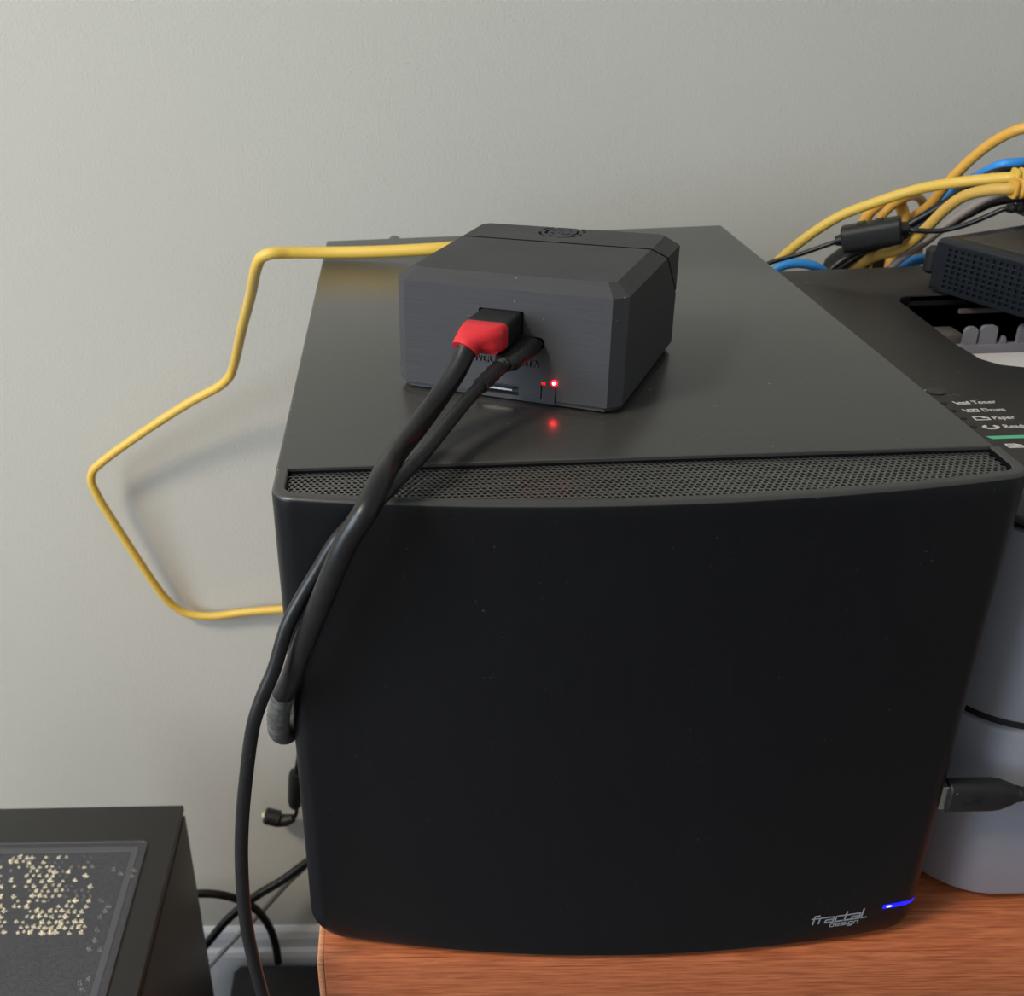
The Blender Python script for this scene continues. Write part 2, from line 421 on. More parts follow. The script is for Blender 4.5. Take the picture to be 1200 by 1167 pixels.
i0, i1 = ring(YC+.0006, ip), ring(YR, ip)
for i in range(3): bm.faces.new((i0[i], i0[i+1], i1[i+1], i1[i]))
for o_, i_ in ((rr[0], i0), (rr[-1], i1)):
    n = len(o_)
    bm.faces.new((o_[0], *o_[1:4], i_[1], i_[0])); bm.faces.new((o_[n-1], *reversed(o_[n-4:n-1]), i_[2], i_[3])); bm.faces.new((*o_[3:n-3], i_[2], i_[1]))
for a, b in ((0, 0), (-1, 3)): bm.faces.new((rr[0][a], *[r[a] for r in rr[1:]], i1[b], i0[b]))
done(bm, 'top_cover', 'case_top', cs, 35)['label'] = 'folded satin black top and side cover'
box('chassis', 'case_dark', .0016, CWD-.0016, YC+.0002, YR-.002, cz(.009), cz(CH-.0022), cs)
bm = bmesh.new(); bx(bm, .003, CWD-.003, YR-.002, YR+.0005, cz(.010), cz(CH-.002))
for k in range(9): bx(bm, .03, .11, YR, YR+.0012, cz(.04+k*.008), cz(.043+k*.008))
done(bm, 'rear_panel', 'case_dark', cs)
for tx, tz in ((.0435, CH-.0042), (.125, CH-.011), (.203, CH-.011)):
    bm = bmesh.new(); cyl(bm, (tx, YR-.0005, cz(tz)), (tx, YR+.008, cz(tz)), .0042, 20); cyl(bm, (tx, YR+.008, cz(tz)), (tx, YR+.0095, cz(tz)), .0035, 20)
    done(bm, 'thumbscrew', 'case_top', cs, 40)
for fx, fy in ((.03, .05), (.22, .05), (.03, .33), (.22, .33)):
    bm = bmesh.new(); sweep(bm, [Vector((fx, fy, z)) for z in (0, .002, .0125)], [.011, .0125, .0125], 24); done(bm, 'foot', 'rubber', cs, 40)
# maker's lettering and power light on the panel
LOGO = [[(0, -.08), (0, 1.35), (.55, 1.35)], [(-.28, .9), (.5, .9)], [(.75, 0), (.75, .9), (1.4, .9)],
        [(1.6, .9), (2.6, .9), (2.6, 0), (1.6, 0), (1.6, .46), (2.6, .46)], [(3.85, .9), (2.9, .9), (2.9, 0), (3.85, 0)],
        [(4.15, 1.45), (4.15, 0), (4.8, 0)], [(3.95, .9), (4.85, .9)],
        [(5.05, .9), (6.05, .9), (6.05, 0), (5.05, 0), (5.05, .46), (6.05, .46)], [(6.35, 1.5), (6.35, 0), (7.0, 0)]]
SUB = {'d': (1, [[(1, 1.5), (1, 0), (0, 0), (0, .9), (1, .9)]]), 'e': (1, [[(1, 0), (0, 0), (0, .9), (1, .9), (1, .45), (0, .45)]]),
       's': (1, [[(1, .9), (0, .9), (0, .45), (1, .45), (1, 0), (0, 0)]]), 'i': (.1, [[(0, 0), (0, .9)]]),
       'g': (1, [[(1, 0), (0, 0), (0, .9), (1, .9), (1, -.45), (0, -.45)]]), 'n': (1, [[(0, 0), (0, .9), (1, .9), (1, 0)]])}
def panel_y(x):
    xn = x/PW; r = .0095
    if xn > CWD-r: return arc_y(r)+r+.0003-math.sqrt(max(0, r*r-(xn-CWD+r)**2))
    return arc_y(xn)
def on_panel(ox, oz, s, slope=.0, skew=.12):
    def f(u, v, d):
        x = ox+s*(u+skew*v); z = oz+s*v+slope*s*u
        return Vector((x, arc_y(x/PW)+.00005-d, cz(z)))
    return f
bm = bmesh.new(); ribbons(bm, LOGO, .19, on_panel(.2062, .0114, .00322), .00012)
ox = 3.15
lines = []
for ch in 'design':
    w_, ls = SUB[ch]; lines += [[(ox+u, v) for u, v in l] for l in ls]; ox += w_+.42
ribbons(bm, lines, .2, on_panel(.2085, .0087, .00165), .00012)
done(bm, 'maker_lettering', 'logo', fp)['label'] = 'silver lettering reading fractal design'
bm = bmesh.new()
def led_strip(bm, x0, x1, zc, h, d):
    n = 16; lo = []; hi = []
    for k in range(n+1):
        x = x0+(x1-x0)*k/n; hh = h*math.sqrt(max(.04, 1-((k/n-.35)/.66)**2))
        y = panel_y(x)-d; lo.append(bm.verts.new((x, y, cz(zc-hh/2)))); hi.append(bm.verts.new((x, y, cz(zc+hh/2))))
    for k in range(n): bm.faces.new((lo[k], lo[k+1], hi[k+1], hi[k]))
led_strip(bm, .2352, .2500, .0158, .0024, .0001)
pl = done(bm, 'power_light', 'blueled', fp); pl['label'] = 'thin blue glowing power light'
bm = bmesh.new(); led_strip(bm, .2368, .2392, .0158, .0010, .00025); done(bm, 'light_core', 'bluecore', pl)

# ------------------------------------------------------------------ printed box on top of the case
BX, BY, BYAW = .0854, .078, -.4559
BWd, BD, BA, BB, BC = .0937, .0902, .0048, .0058, .0043
BZ = .2100; Z0, Z1 = .2132, .2600
bxr = thing('printed_enclosure', 'dark grey 3D-printed box with chamfered edges on top of the computer case', 'electronics box', (BX, BY, BZ), BYAW)
def bl(x, y, z):   # local point of the box to world
    c, s = math.cos(BYAW), math.sin(BYAW); return Vector((BX+c*x-s*y, BY+s*x+c*y, z))
def octo(ins, a):
    w = BWd/2-ins; y0, y1 = ins, BD-ins
    return [(-w+a, y0), (w-a, y0), (w, y0+a), (w, y1-a), (w-a, y1), (-w+a, y1), (-w, y1-a), (-w, y0+a)]
def body_bm():
    bm = bmesh.new(); rings = []
    for z, ins, a in ((Z0, 0, BA), (Z1-BC, 0, BA), (Z1, BB, BA*.55)):
        rings.append([bm.verts.new((x, y, z-BZ)) for x, y in octo(ins, a)])
    for a, b in zip(rings, rings[1:]):
        for k in range(8): bm.faces.new((a[k], a[(k+1) % 8], b[(k+1) % 8], b[k]))
    bm.faces.new(rings[0]); bm.faces.new(rings[-1])
    bmesh.ops.recalc_face_normals(bm, faces=bm.faces)
    return bm
nrm = Vector((0, .0239, .0264)).normalized(); p0 = Vector((0, .0585, Z1-BZ))
def half(sgn):
    bm = body_bm()
    r = bmesh.ops.bisect_plane(bm, geom=list(bm.verts)+list(bm.edges)+list(bm.faces), plane_co=p0+nrm*(.00055*sgn), plane_no=nrm*(-sgn), clear_outer=True)
    ed = [e for e in r['geom_cut'] if isinstance(e, bmesh.types.BMEdge)]
    bmesh.ops.contextual_create(bm, geom=ed)
    return bm
sh = done(half(-1), 'shell', 'pla', bxr)
rc = done(half(1), 'rear_cover', 'pla', bxr)
def cb(*a, bev=0):
    bm = bmesh.new(); bx(bm, *a, bev); return bm
def lz(z): return z-BZ
cuts = [cb(-.0110, .0068, -.001, .0040, lz(.2100), lz(.2178)),           # card opening in the lower edge
        cb(.0158, .0163, -.001, .0030, lz(.2120), lz(.2200)), cb(.0217, .0222, -.001, .0030, lz(.2120), lz(.2190))]
c = bmesh.new(); loft(c, [(0, .0115, .0050, .0024, (0, 0)), (.004, .0115, .0050, .0024, (0, 0))], frame((.0112, -.001, lz(.2358)), (0, 1, 0), (1, 0, 0))); cuts.append(c)
c = bmesh.new(); loft(c, [(0, .0185, .0105, .001, (0, 0)), (.004, .0185, .0105, .001, (0, 0))], frame((-.001, -.001, lz(.2425)), (0, 1, 0), (1, 0, 0))); cuts.append(c)
c = bmesh.new(); cyl(c, (.0212, -.001, lz(.2206)), (.0212, .002, lz(.2206)), .0013, 16); cuts.append(c)
cut(sh, cuts)
cuts = []
def ringseg(r0, r1, a0, a1, n=14):
    bm = bmesh.new(); A = [math.radians(a0+(a1-a0)*k/n) for k in range(n+1)]
    P = [(-.002+r1*math.cos(a), .0765+r1*math.sin(a)) for a in A] + [(-.002+r0*math.cos(a), .0765+r0*math.sin(a)) for a in reversed(A)]
    P = [(x, y) for x, y in P]
    prism(bm, P, lz(Z1)-.003, lz(Z1)+.001); return bm
RS = .86
for r0, r1, segs in ((.0103, .0118, ((5, 80), (95, 170), (185, 260), (275, 350))), (.0072, .0088, ((50, 125), (140, 215), (230, 305), (320, 395))),
                     (.0042, .0057, ((10, 75), (100, 165), (190, 255), (280, 345))), (.0012, .0027, ((40, 150), (220, 330)))):
    for a0, a1 in segs: cuts.append(ringseg(r0*RS, r1*RS, a0, a1))
cut(rc, cuts)
for o_ in (sh, rc): o_.data.materials.clear(); o_.data.materials.append(M['pla'])
sh['label'] = 'front shell of ridged dark plastic'; rc['label'] = 'rear lid with round fan vent slots'
# base plate and its small feet
bm = bmesh.new(); rings = []
for z, ins in ((.2108, .0022), (.2112, .0012), (.2129, .0012)):
    rings.append([bm.verts.new((x, y, lz(z))) for x, y in octo(ins, BA)])
for a, b in zip(rings, rings[1:]):
    for k in range(8): bm.faces.new((a[k], a[(k+1) % 8], b[(k+1) % 8], b[k]))
bm.faces.new(rings[0]); bm.faces.new(rings[-1]); done(bm, 'base_plate', 'pla', bxr)
for fx, fy in ((-.034, .012), (.034, .012), (-.034, .078), (.034, .078)):
    bm = bmesh.new(); cyl(bm, (fx, fy, 0), (fx, fy, .0012), .004, 16); done(bm, 'foot', 'pla_dark', bxr, 40)
box('memory_card', 'metal', -.0085, .0040, .0004, .012, lz(.2150), lz(.2157), bxr)
box('light_pipe', 'pla', .0165, .0215, -.0001, .001, lz(.2122), lz(.2190), bxr)
box('glow_tab', 'redtab', .0160, .0178, -.0002, .0010, lz(.2192), lz(.2206), bxr, .0002)  # red glow next to the status light, painted as a small self-lit tab
bm = bmesh.new(); sweep(bm, [Vector((.0212, y, lz(.2206))) for y in (.0015, -.0001, -.0006, -.0008)], [.0011, .0011, .0008, .0003], 14)
ld = done(bm, 'status_light', 'redled', bxr, 60); ld['label'] = 'red glowing status light'
bm = bmesh.new(); sweep(bm, [Vector((.0212, y, lz(.2207))) for y in (-.0006, -.0009, -.0010)], [.0006, .0005, .0002], 10); done(bm, 'light_core', 'redcore', ld, 60)
text('raised_lettering', 'POWER', .0040, 'lettering', bxr, (-.0172, .0001, lz(.2262)), (math.pi/2, 0, 0), .0008, .92)
text('raised_lettering', 'DATA', .0040, 'lettering', bxr, (.0048, .0001, lz(.2262)), (math.pi/2, 0, 0), .0008, .92)

# ------------------------------------------------------------------ the two cables plugged into the box
ca = thing('video_cable', 'thick black cable with red boot plugged into the 3D-printed box, draped over the case front', 'cable', bl(-.001, 0, .2425))
ca0 = ca.location.copy()
def rel(o, pts): return [Vector(p)-o.location for p in pts]
ax = (bl(0, -1, 0)-bl(0, 0, 0)); sx_ = (bl(1, 0, 0)-bl(0, 0, 0))
fr = frame((0, 0, 0), ax, sx_)
bm = bmesh.new(); loft(bm, [(-.0015, .0165, .0095, .0014, (0, 0)), (.0004, .0172, .0102, .0016, (0, 0)), (.0150, .0172, .0102, .0016, (0, 0)), (.0153, .0165, .0096, .0016, (0, 0))], fr)
done(bm, 'plug_housing', 'rubber2', ca, 40)
def at_box(u, v, yl):   # pixel onto the plane yl in front of the box
    d = CW + CR*((u-PX)/F) - CU*((v-PY)/F); n_ = Vector((-math.sin(BYAW), math.cos(BYAW), 0)); q = bl(0, yl, 0)
    return CAM + d*((q-CAM).dot(n_)/d.dot(n_))
pc = at_box(545, 409, -.0255)          # where the cord leaves the boot
cdir = at(516, 463, y=.046) - pc; cdir.normalize()
loc_off = (pc-ca0)
def fpt(t): return None
bm = bmesh.new()
# the boot narrows from the housing section to a slanted collar round the cord
secs = []
A0 = [fr @ Vector((x, y, .0152)) for x, y in rrect(.0172, .0102, .0022, 6)]
A1 = [fr @ Vector((x, y, .0165)) for x, y in rrect(.0176, .0106, .0026, 6)]
A2 = [fr @ Vector((x-.0004, y-.0002, .0210)) for x, y in rrect(.0170, .0106, .0036, 6)]
n = len(A0)
fc = frame(loc_off, cdir, sx_)
def circ(c_off, rad):
    pts = []
    for x, y in rrect(2*rad, 2*rad, rad-1e-6, 6): pts.append(fc @ Vector((x, y, c_off)))
    return pts
def mixr(P, Q, t): return [p.lerp(q, t) for p, q in zip(P, Q)]
C1, C2 = circ(-.0020, .0054), circ(.0004, .0052)
# frames run the same way round: keep the closest vertex pairing
best = min(range(n), key=lambda s: sum((A2[k]-C1[(k+s) % n]).length for k in range(n)))
C1 = [C1[(k+best) % n] for k in range(n)]; C2 = [C2[(k+best) % n] for k in range(n)]
R = [A0, A1, A2, mixr(A2, C1, .45), mixr(A2, C1, .8), C1, C2]
R = [[bm.verts.new(p) for p in r] for r in R]
for a, b in zip(R, R[1:]):
    for k in range(n): bm.faces.new((a[k], a[(k+1) % n], b[(k+1) % n], b[k]))
bm.faces.new(R[0]); bm.faces.new(R[-1])
done(bm, 'boot', 'red', ca, 50)['label'] = 'bright red moulded boot'
pathA = [pc-cdir*.003, at(537, 430, y=.0535), at(516, 463, y=.046), at(489, 500, y=.032), at(463, 533, y=.0110), at(445, 565, y=-.0115), at(428, 600, y=-.0228), at(407, 633, y=-.0235), at(378, 700, y=-.0205), at(351, 767, y=-.0140), at(341, 795, y=-.0090), at(331, 815, y=-.0045)]
tube('cord', rel(ca, pathA), .0040, 'rubber', ca)
pathA2 = [at(332, 812, y=-.0050), at(326.5, 836, y=.0015), Vector((-.0057, .0062, .1065)), Vector((-.0056, .0145, .0975)), Vector((-.0053, .0256, .0890)), Vector((-.0052, .038, .0825))]
pp = spline(rel(ca, pathA2), 8)
bm = bmesh.new(); sweep(bm, pp, [.0043+(.0002 if k % 2 else 0) for k in range(len(pp))], 14); done(bm, 'ribbed_cuff', 'cuff', ca, 50)['label'] = 'worn grey ribbed sleeve'
tube('cord_end', rel(ca, [pathA2[-1], Vector((-.0050, .09, .070)), Vector((-.0048, .2, .060)), Vector((-.006, .36, .02)), Vector((-.004, .44, -.12)), Vector((.0, .455, -.30)), Vector((.005, .455, -.50)), Vector((.008, .460, -.588))]), .0038, 'rubber', ca)

cbk = thing('data_cable', 'thin black cable with slim plug in the 3D-printed box, hanging left of the desk', 'cable', bl(.0115, 0, .2360))
bm = bmesh.new(); ax2 = (bl(-.003, -.012, 0)-bl(0, 0, .0022)); ax2.normalize()
fr2 = frame((0, 0, 0), ax2, sx_)
loft(bm, [(-.001, .0088, .0030, .0014, (0, 0)), (.004, .0088, .0030, .0014, (0, 0))], frame((0, 0, 0), ax, sx_)); done(bm, 'metal_tip', 'metal', cbk, 40)
bm = bmesh.new(); loft(bm, [(.0012, .0102, .0060, .0028, (0, 0)), (.0020, .0108, .0066, .003, (0, 0)), (.0165, .0106, .0066, .003, (0, 0)), (.0185, .0080, .0060, .0029, (0, 0))], fr2); done(bm, 'plug_housing', 'rubber2', cbk, 40)
pe = Vector(fr2 @ Vector((0, 0, .0183))); b0 = cbk.location.copy()
bend = [pe+b0-ax2*.002, pe+b0+ax2*.004]
pathB = bend + [at(552, 464, y=.0420), at(523, 499, y=.026), at(497, 531, y=.0100), at(470, 559, y=-.0030), at(446, 583, y=-.0135), at(420, 607, y=-.0152), at(394, 634, y=-.0146), at(375, 665, y=-.0145), at(354, 700, y=-.0150), at(337, 733, y=-.0160), at(321, 785, y=-.0180), at(309, 813, y=-.0190), at(297.5, 847, y=-.020), at(289, 905, y=-.021), at(284, 960, y=-.022), at(283, 1012, y=-.024), at(288, 1078, y=-.026), at(296, 1120, y=-.028), at(308, 1167, y=-.029), at(330, 1240, y=-.028), Vector((-.012, -.020, -.16)), Vector((-.018, .02, -.35)), Vector((-.03, .07, -.55)), Vector((-.05, .13, -.675)), Vector((-.06, .20, FLOOR+.004))]
sp = spline(rel(cbk, bend+[pathB[2]]), 9)
bm = bmesh.new(); rel_path = sp[:16]
sweep(bm, rel_path, [.0029+(.00030 if k % 2 else -.00015) for k in range(len(rel_path))], 14); done(bm, 'strain_relief', 'rubber2', cbk, 45)
pB = rel(cbk, pathB)
sp = spline(pB, 9)
bm = bmesh.new(); sweep(bm, sp, [.0024+.0002*min(1, k/60) for k in range(len(sp))], 14); done(bm, 'cord', 'rubber', cbk, 50)

# ------------------------------------------------------------------ yellow network cable of the box
yc = thing('network_cable', 'bright yellow network cable running from the 3D-printed box and bent along the wall', 'cable', bl(-.026, BD, .224))
pth = [bl(-.026, BD+.020, .224), bl(-.020, BD+.045, .222), Vector((.118, .285, .2165)), at(540, 290, z=.2165), at(505, 292, z=.2160), at(440, 295, z=.2145), at(380, 296, z=.2140), at(340, 296, z=.2150), at(318, 297, y=.312), at(307, 301, y=.314), at(301, 312, y=.322), at(294, 345, y=.358), at(283, 388, y=.402), at(274, 428, y=.442), at(269, 441, y=.449), at(258, 452, y=.453), at(225, 470, y=.459), at(170, 505, y=.467), at(120, 541, y=.473), at(109, 552, y=.4745), at(107, 563, y=.475), at(115, 582, y=.476), at(140, 622, y=.479), at(170, 668, y=.483), at(193, 700, y=.487), at(205, 711, y=.489), at(220, 719, y=.490), at(245, 722, y=.490), at(290, 717, y=.489), at(330, 714, y=.486), at(385, 712, y=.478), at(440, 735, y=.470), Vector((.03, .470, -.14)), Vector((.10, .465, -.36)), Vector((.16, .455, -.60)), Vector((.17, .45, FLOOR+.004))]
tube('cord', rel(yc, pth), .0036, 'yellow', yc, 14, 8)
pf = frame((0, 0, 0), bl(0, 1, 0)-bl(0, 0, 0), sx_)
bm = bmesh.new(); loft(bm, [(0, .0117, .008, .0008, (0, 0)), (.012, .0117, .008, .0008, (0, 0))], pf); done(bm, 'plug', 'glass', yc)
bm = bmesh.new(); loft(bm, [(.010, .0122, .0085, .002, (0, 0)), (.016, .011, .0085, .003, (0, 0)), (.024, .0075, .0075, .0036, (0, 0))], pf); done(bm, 'boot', 'yellow', yc, 45)

# ------------------------------------------------------------------ memory-stick style plug on the case's right side
us = thing('peripheral_cable', 'black cable with flat metal-tipped plug in the right side of the computer case', 'cable', (CWD, .0040, .0685))
fu = frame((0, 0, 0), (1, 0, 0), (0, 0, 1))
bm = bmesh.new(); loft(bm, [(-.002, .0112, .0042, .0003, (0, 0)), (.0042, .0112, .0042, .0003, (0, 0))], fu); done(bm, 'metal_tip', 'metal', us)
bm = bmesh.new(); loft(bm, [(.0030, .0130, .0070, .0025, (0, 0)), (.0034, .0138, .0078, .003, (0, 0)), (.0205, .0138, .0078, .003, (0, 0)), (.0235, .0128, .0076, .003, (0, 0)), (.0275, .0095, .0070, .0032, (0, 0)), (.0295, .0070, .0062, .003, (0, 0))], fu)
uh = done(bm, 'plug_housing', 'rubber2', us, 40)
bm = bmesh.new()
TRI = [[(-1.6, -.55), (1.6, .35)], [(-.6, -.27), (.1, .75), (.6, .75)], [(.1, -.1), (.9, -.75), (1.3, -.7)]]
ribbons(bm, TRI, .3, lambda u, v, d: Vector((.0120+u*.0022, -.0038-d, v*.0022)), .0003); done(bm, 'trident_mark', 'rubber', uh)
bm = bmesh.new()
pp = [Vector((.028+k*.0011, 0, 0)) for k in range(15)]
sweep(bm, pp, [.0034-.00005*k if (k//2) % 2 else .0026 for k in range(15)], 14); done(bm, 'strain_relief', 'rubber2', us, 40)
tube('cord', [(.028, 0, 0), (.046, 0, 0), (.08, -.004, -.004), (.12, -.012, -.03), (.14, -.018, -.065)], .0021, 'rubber', us)

# ------------------------------------------------------------------ laser printer
PX0, PX1, PYF, PYB, PT = .2615, .630, .0165, .358, .180
pr = thing('laser_printer', 'grey laser printer with charcoal top deck beside the computer case', 'printer', (PX0, PYF, DZ))
def pz(z): return z-DZ
def plan(ins, rf=.028, rb=.008):
    x0, x1, y0, y1 = ins, PX1-PX0-ins, ins, PYB-PYF-ins; P = []
    for cx, cy, r, a0 in ((x0+rf, y0+rf, rf, 180), (x1-rf, y0+rf, rf, 270), (x1-rb, y1-rb, rb, 0), (x0+rb, y1-rb, rb, 90)):
        for k in range(9):
            a = math.radians(a0+90*k/8); P.append((cx+r*math.cos(a), cy+r*math.sin(a)))
    # slight forward bow of the front
    w = x1-x0
    return [(x, y-.007*(1-((x-w/2-ins)/(w/2))**2)*max(0, 1-y/.05)) for x, y in P]
def slab(name, m, z0, z1, ins, bev=.0015, parent=pr, back=1.0):
    bm = bmesh.new(); rings = []
    for z, i_ in ((z0, ins+bev), (z0+bev*.4, ins+bev*.25), (z0+bev, ins), (z1-bev, ins), (z1-bev*.4, ins+bev*.25), (z1, ins+bev)):
        rings.append([bm.verts.new((x, y, pz(z))) for x, y in plan(i_)])
    n_ = len(rings[0])
    for a, b in zip(rings, rings[1:]):
        for k in range(n_): bm.faces.new((a[k], a[(k+1) % n_], b[(k+1) % n_], b[k]))
    bm.faces.new(rings[0]); bm.faces.new(rings[-1])
    return done(bm, name, m, parent, 40)
slab('base', 'black', DZ, .004, .006, .001)
slab('paper_tray', 'shell', .0015, .0885, 0, .0016)['label'] = 'silver grey paper tray front'
slab('gap', 'black', .085, .096, .0022, .0005)
slab('front_cover', 'shell', .0925, .1735, 0, .0016)['label'] = 'silver grey front cover'
slab('gap', 'black', .15, .1790, .0022, .0005)
deck = slab('top_deck', 'deck', .1762, PT, -.0006, .0012)
deck['label'] = 'charcoal textured top deck'
# the sunken output tray: an opening with a curved front border
def pl_(x, y): return (x-PX0, y-PYF)
tray = [(.3300, .2100), (.3335, .2860), (.3375, .2930), (.3450, .2965), (.56, .2965), (.566, .288), (.566, .20), (.556, .186), (.53, .176), (.45, .1715), (.36, .1725), (.345, .1740), (.3365, .1785), (.3315, .1870)]
def box_cut(P, z0, z1):
    bm = bmesh.new(); prism(bm, [pl_(*p) for p in P], z0, z1); return bm
for o_ in [c_ for c_ in pr.children if c_.name.split('.')[0] in ('top_deck', 'gap', 'front_cover')]:
    m_ = o_.data.materials[0]
    cut(o_, [box_cut(tray, pz(.118), pz(.25))]); o_.data.materials.clear(); o_.data.materials.append(m_)
# inside of the output tray
bm = bmesh.new()
xa, xb = .3305, .5655
for (ya, za), (yb_, zb_) in (((.262, .1535), (.172, .1692)),):
    vs = [bm.verts.new((*pl_(x, y), pz(z))) for x, y, z in ((xa, ya, za), (xb, ya, za), (xb, yb_, zb_), (xa, yb_, zb_), (xa, ya, .1185), (xb, ya, .1185), (xb, yb_, .1185), (xa, yb_, .1185))]
    for f_ in ((0, 1, 2, 3), (4, 5, 6, 7), (0, 1, 5, 4), (1, 2, 6, 5), (2, 3, 7, 6), (3, 0, 4, 7)): bm.faces.new([vs[k] for k in f_])
done(bm, 'tray_floor', 'black', pr)
# eject roller bar with grey guides
bm = bmesh.new(); cyl(bm, (*pl_(.334, .2835), pz(.148)), (*pl_(.562, .2835), pz(.148)), .0030, 14); done(bm, 'roller_shaft', 'black', pr, 40)
for rx in (.375, .41, .47, .53):
    bm = bmesh.new(); cyl(bm, (*pl_(rx, .2835), pz(.148)), (*pl_(rx+.014, .2835), pz(.148)), .0065, 18); done(bm, 'eject_roller', 'black', pr, 40)
bm = bmesh.new(); bx(bm, .3490-PX0, .3665-PX0, .2690-PYF, .2860-PYF, pz(.147), pz(.1645), .0025); done(bm, 'roller_cover', 'cover', pr, 40)
bm = bmesh.new(); bx(bm, .3345-PX0, .3460-PX0, .2800-PYF, .2900-PYF, pz(.150), pz(.1680), .0015); done(bm, 'hinge_block', 'buttons', pr, 40)
bm = bmesh.new(); bx(bm, .3400-PX0, .562-PX0, .2545-PYF, .2580-PYF, pz(.146), pz(.1632), .001)
done(bm, 'paper_stop_rail', 'guide', pr, 40)
for gx, gw, gh in ((.3585, .0070, .0105), (.3672, .0090, .0110), (.3790, .003, .0045), (.388, .0090, .011), (.42, .0090, .011), (.45, .0090, .011), (.48, .0090, .011), (.51, .0090, .011)):
    bm = bmesh.new(); P = [(0, 0), (gw, 0), (gw, gh-.0025), (gw-.0007, gh-.0007), (gw-.0022 if gw > .005 else gw-.001, gh), (.0022 if gw > .005 else .001, gh), (.0007, gh-.0007), (0, gh-.0025)]
    a = [bm.verts.new((gx-PX0+u, .2550-PYF, pz(.1625)+v)) for u, v in P]; b = [bm.verts.new((gx-PX0+u, .2576-PYF, pz(.1625)+v)) for u, v in P]
    for k in range(8): bm.faces.new((a[k], a[(k+1) % 8], b[(k+1) % 8], b[k]))
    bm.faces.new(a); bm.faces.new(b); done(bm, 'paper_guide', 'guide', pr)
box('rear_bar', 'cover', .3690-PX0, .56-PX0, .2845-PYF, .2870-PYF, pz(.1715), pz(.1738), pr)
# print on the deck
TXT = PT+.0001
rows_ = (('Toner', .1305), ('Drum', .1215), ('Paper', .1125), ('Ready', .1030))
deck_o = deck
def deck_pt(x, y, z=0): return Vector((x-PX0, y-PYF, pz(TXT)+z))
for s_, yy in rows_:
    text('deck_lettering', s_, .0050, 'print', deck_o, deck_pt(.3010, yy), (0, 0, 0), .00008, .82)
text('deck_lettering', 'Go', .0064, 'print', deck_o, deck_pt(.3003, .0835), (0, 0, 0), .00006, 1.02)
ICON = {'toner': [[(0, 1), (.35, 0), (2, 0), (2, .9), (1.6, .3)], [(.7, .7), (1.3, .35)], [(.5, .35), (1.5, .7)]], 'drum': [[(0, 1), (.35, 0), (2, 0), (2, .9), (1.6, .9)], [(.6, .4), (.6, .9), (1.4, .9), (1.4, .4), (.6, .4)]],
        'paper': [[(0, 0), (0, 1), (1.1, 1), (1.7, .6), (1.7, 0), (0, 0)], [(1.1, 1), (1.1, .6), (1.7, .6)]]}
def icon(lines, x, y, s, th=.22):
    bm = bmesh.new(); ribbons(bm, lines, th, lambda u, v, d: deck_pt(x+u*s, y+v*s, d), .00008); done(bm, 'deck_icon', 'print', deck_o)
icon(ICON['toner'], .2933, .1305, .0030); icon(ICON['drum'], .2933, .1215, .0030); icon(ICON['paper'], .2935, .1123, .0034)
icon([[(1+math.cos(math.radians(a)), .55+.62*math.sin(math.radians(a))) for a in range(130, 415, 19)]], .2930, .1030, .0027, .5)
icon(ICON['paper'], .2928, .0834, .0034); icon([[(.3, .3), (1.2, .3)], [(.3, .6), (1.0, .6)]], .2928, .0834, .0034)
icon([[(math.cos(math.radians(a)), math.sin(math.radians(a))) for a in range(-60, 130, 19)]], .2885, .1460, .0024, .35)
for yy in (.1325, .1235, .1145, .1055):
    bm = bmesh.new(); cyl(bm, deck_pt(.2890, yy, -.0005), deck_pt(.2890, yy, .0002), .0013, 12); done(bm, 'indicator_lens', 'black', deck_o, 40)
bm = bmesh.new(); cyl(bm, deck_pt(.2915, .1462, -.0005), deck_pt(.2915, .1462, .0004), .0042, 24); done(bm, 'button', 'buttons', deck_o, 40)
bm = bmesh.new(); P = [deck_pt(*q) for q in ((.2890, .0952), (.345, .0952), (.345, .0922), (.2905, .0922))]
a = [bm.verts.new(p) for p in P]; b = [bm.verts.new(p+Vector((0, 0, .00008))) for p in P]
bm.faces.new(b)
for k in range(4): bm.faces.new((a[k], a[(k+1) % 4], b[(k+1) % 4], b[k]))
done(bm, 'green_stripe', 'green', deck_o)
# sheets lying in the output tray
for k, (dx, dy, rz) in enumerate(((0, 0, 0), (.0015, -.004, .006), (-.001, -.008, -.004), (.0005, -.012, .003))):
    bm = bmesh.new()
    z_s = .1565+.0010*k
    V = []
    for x, y in ((.3440, .2535), (.5560, .2535), (.5560, .1760), (.3440, .1760)):
        y2 = min(.2540, max(.1755, y+dy)); V.append(Vector((x+dx, y2, z_s+(.2535-y2)*.2)))
    c0 = sum(V, Vector())/4
    a = [bm.verts.new(v-c0) for v in V]; b = [bm.verts.new(v-c0+Vector((0, 0, .0007))) for v in V]
    for q in range(4): bm.faces.new((a[q], a[(q+1) % 4], b[(q+1) % 4], b[q]))
    bm.faces.new(a); bm.faces.new(b)
    o_ = done(bm, 'paper_sheet', 'paper'); o_.location = c0
    tag(o_, ('lowest white paper sheet of the pile in the printer output tray', 'second lowest white paper sheet in the printer output tray', 'second highest white paper sheet in the printer output tray', 'topmost white paper sheet of the pile in the printer output tray')[k], 'paper', 'sheets in the printer output tray')

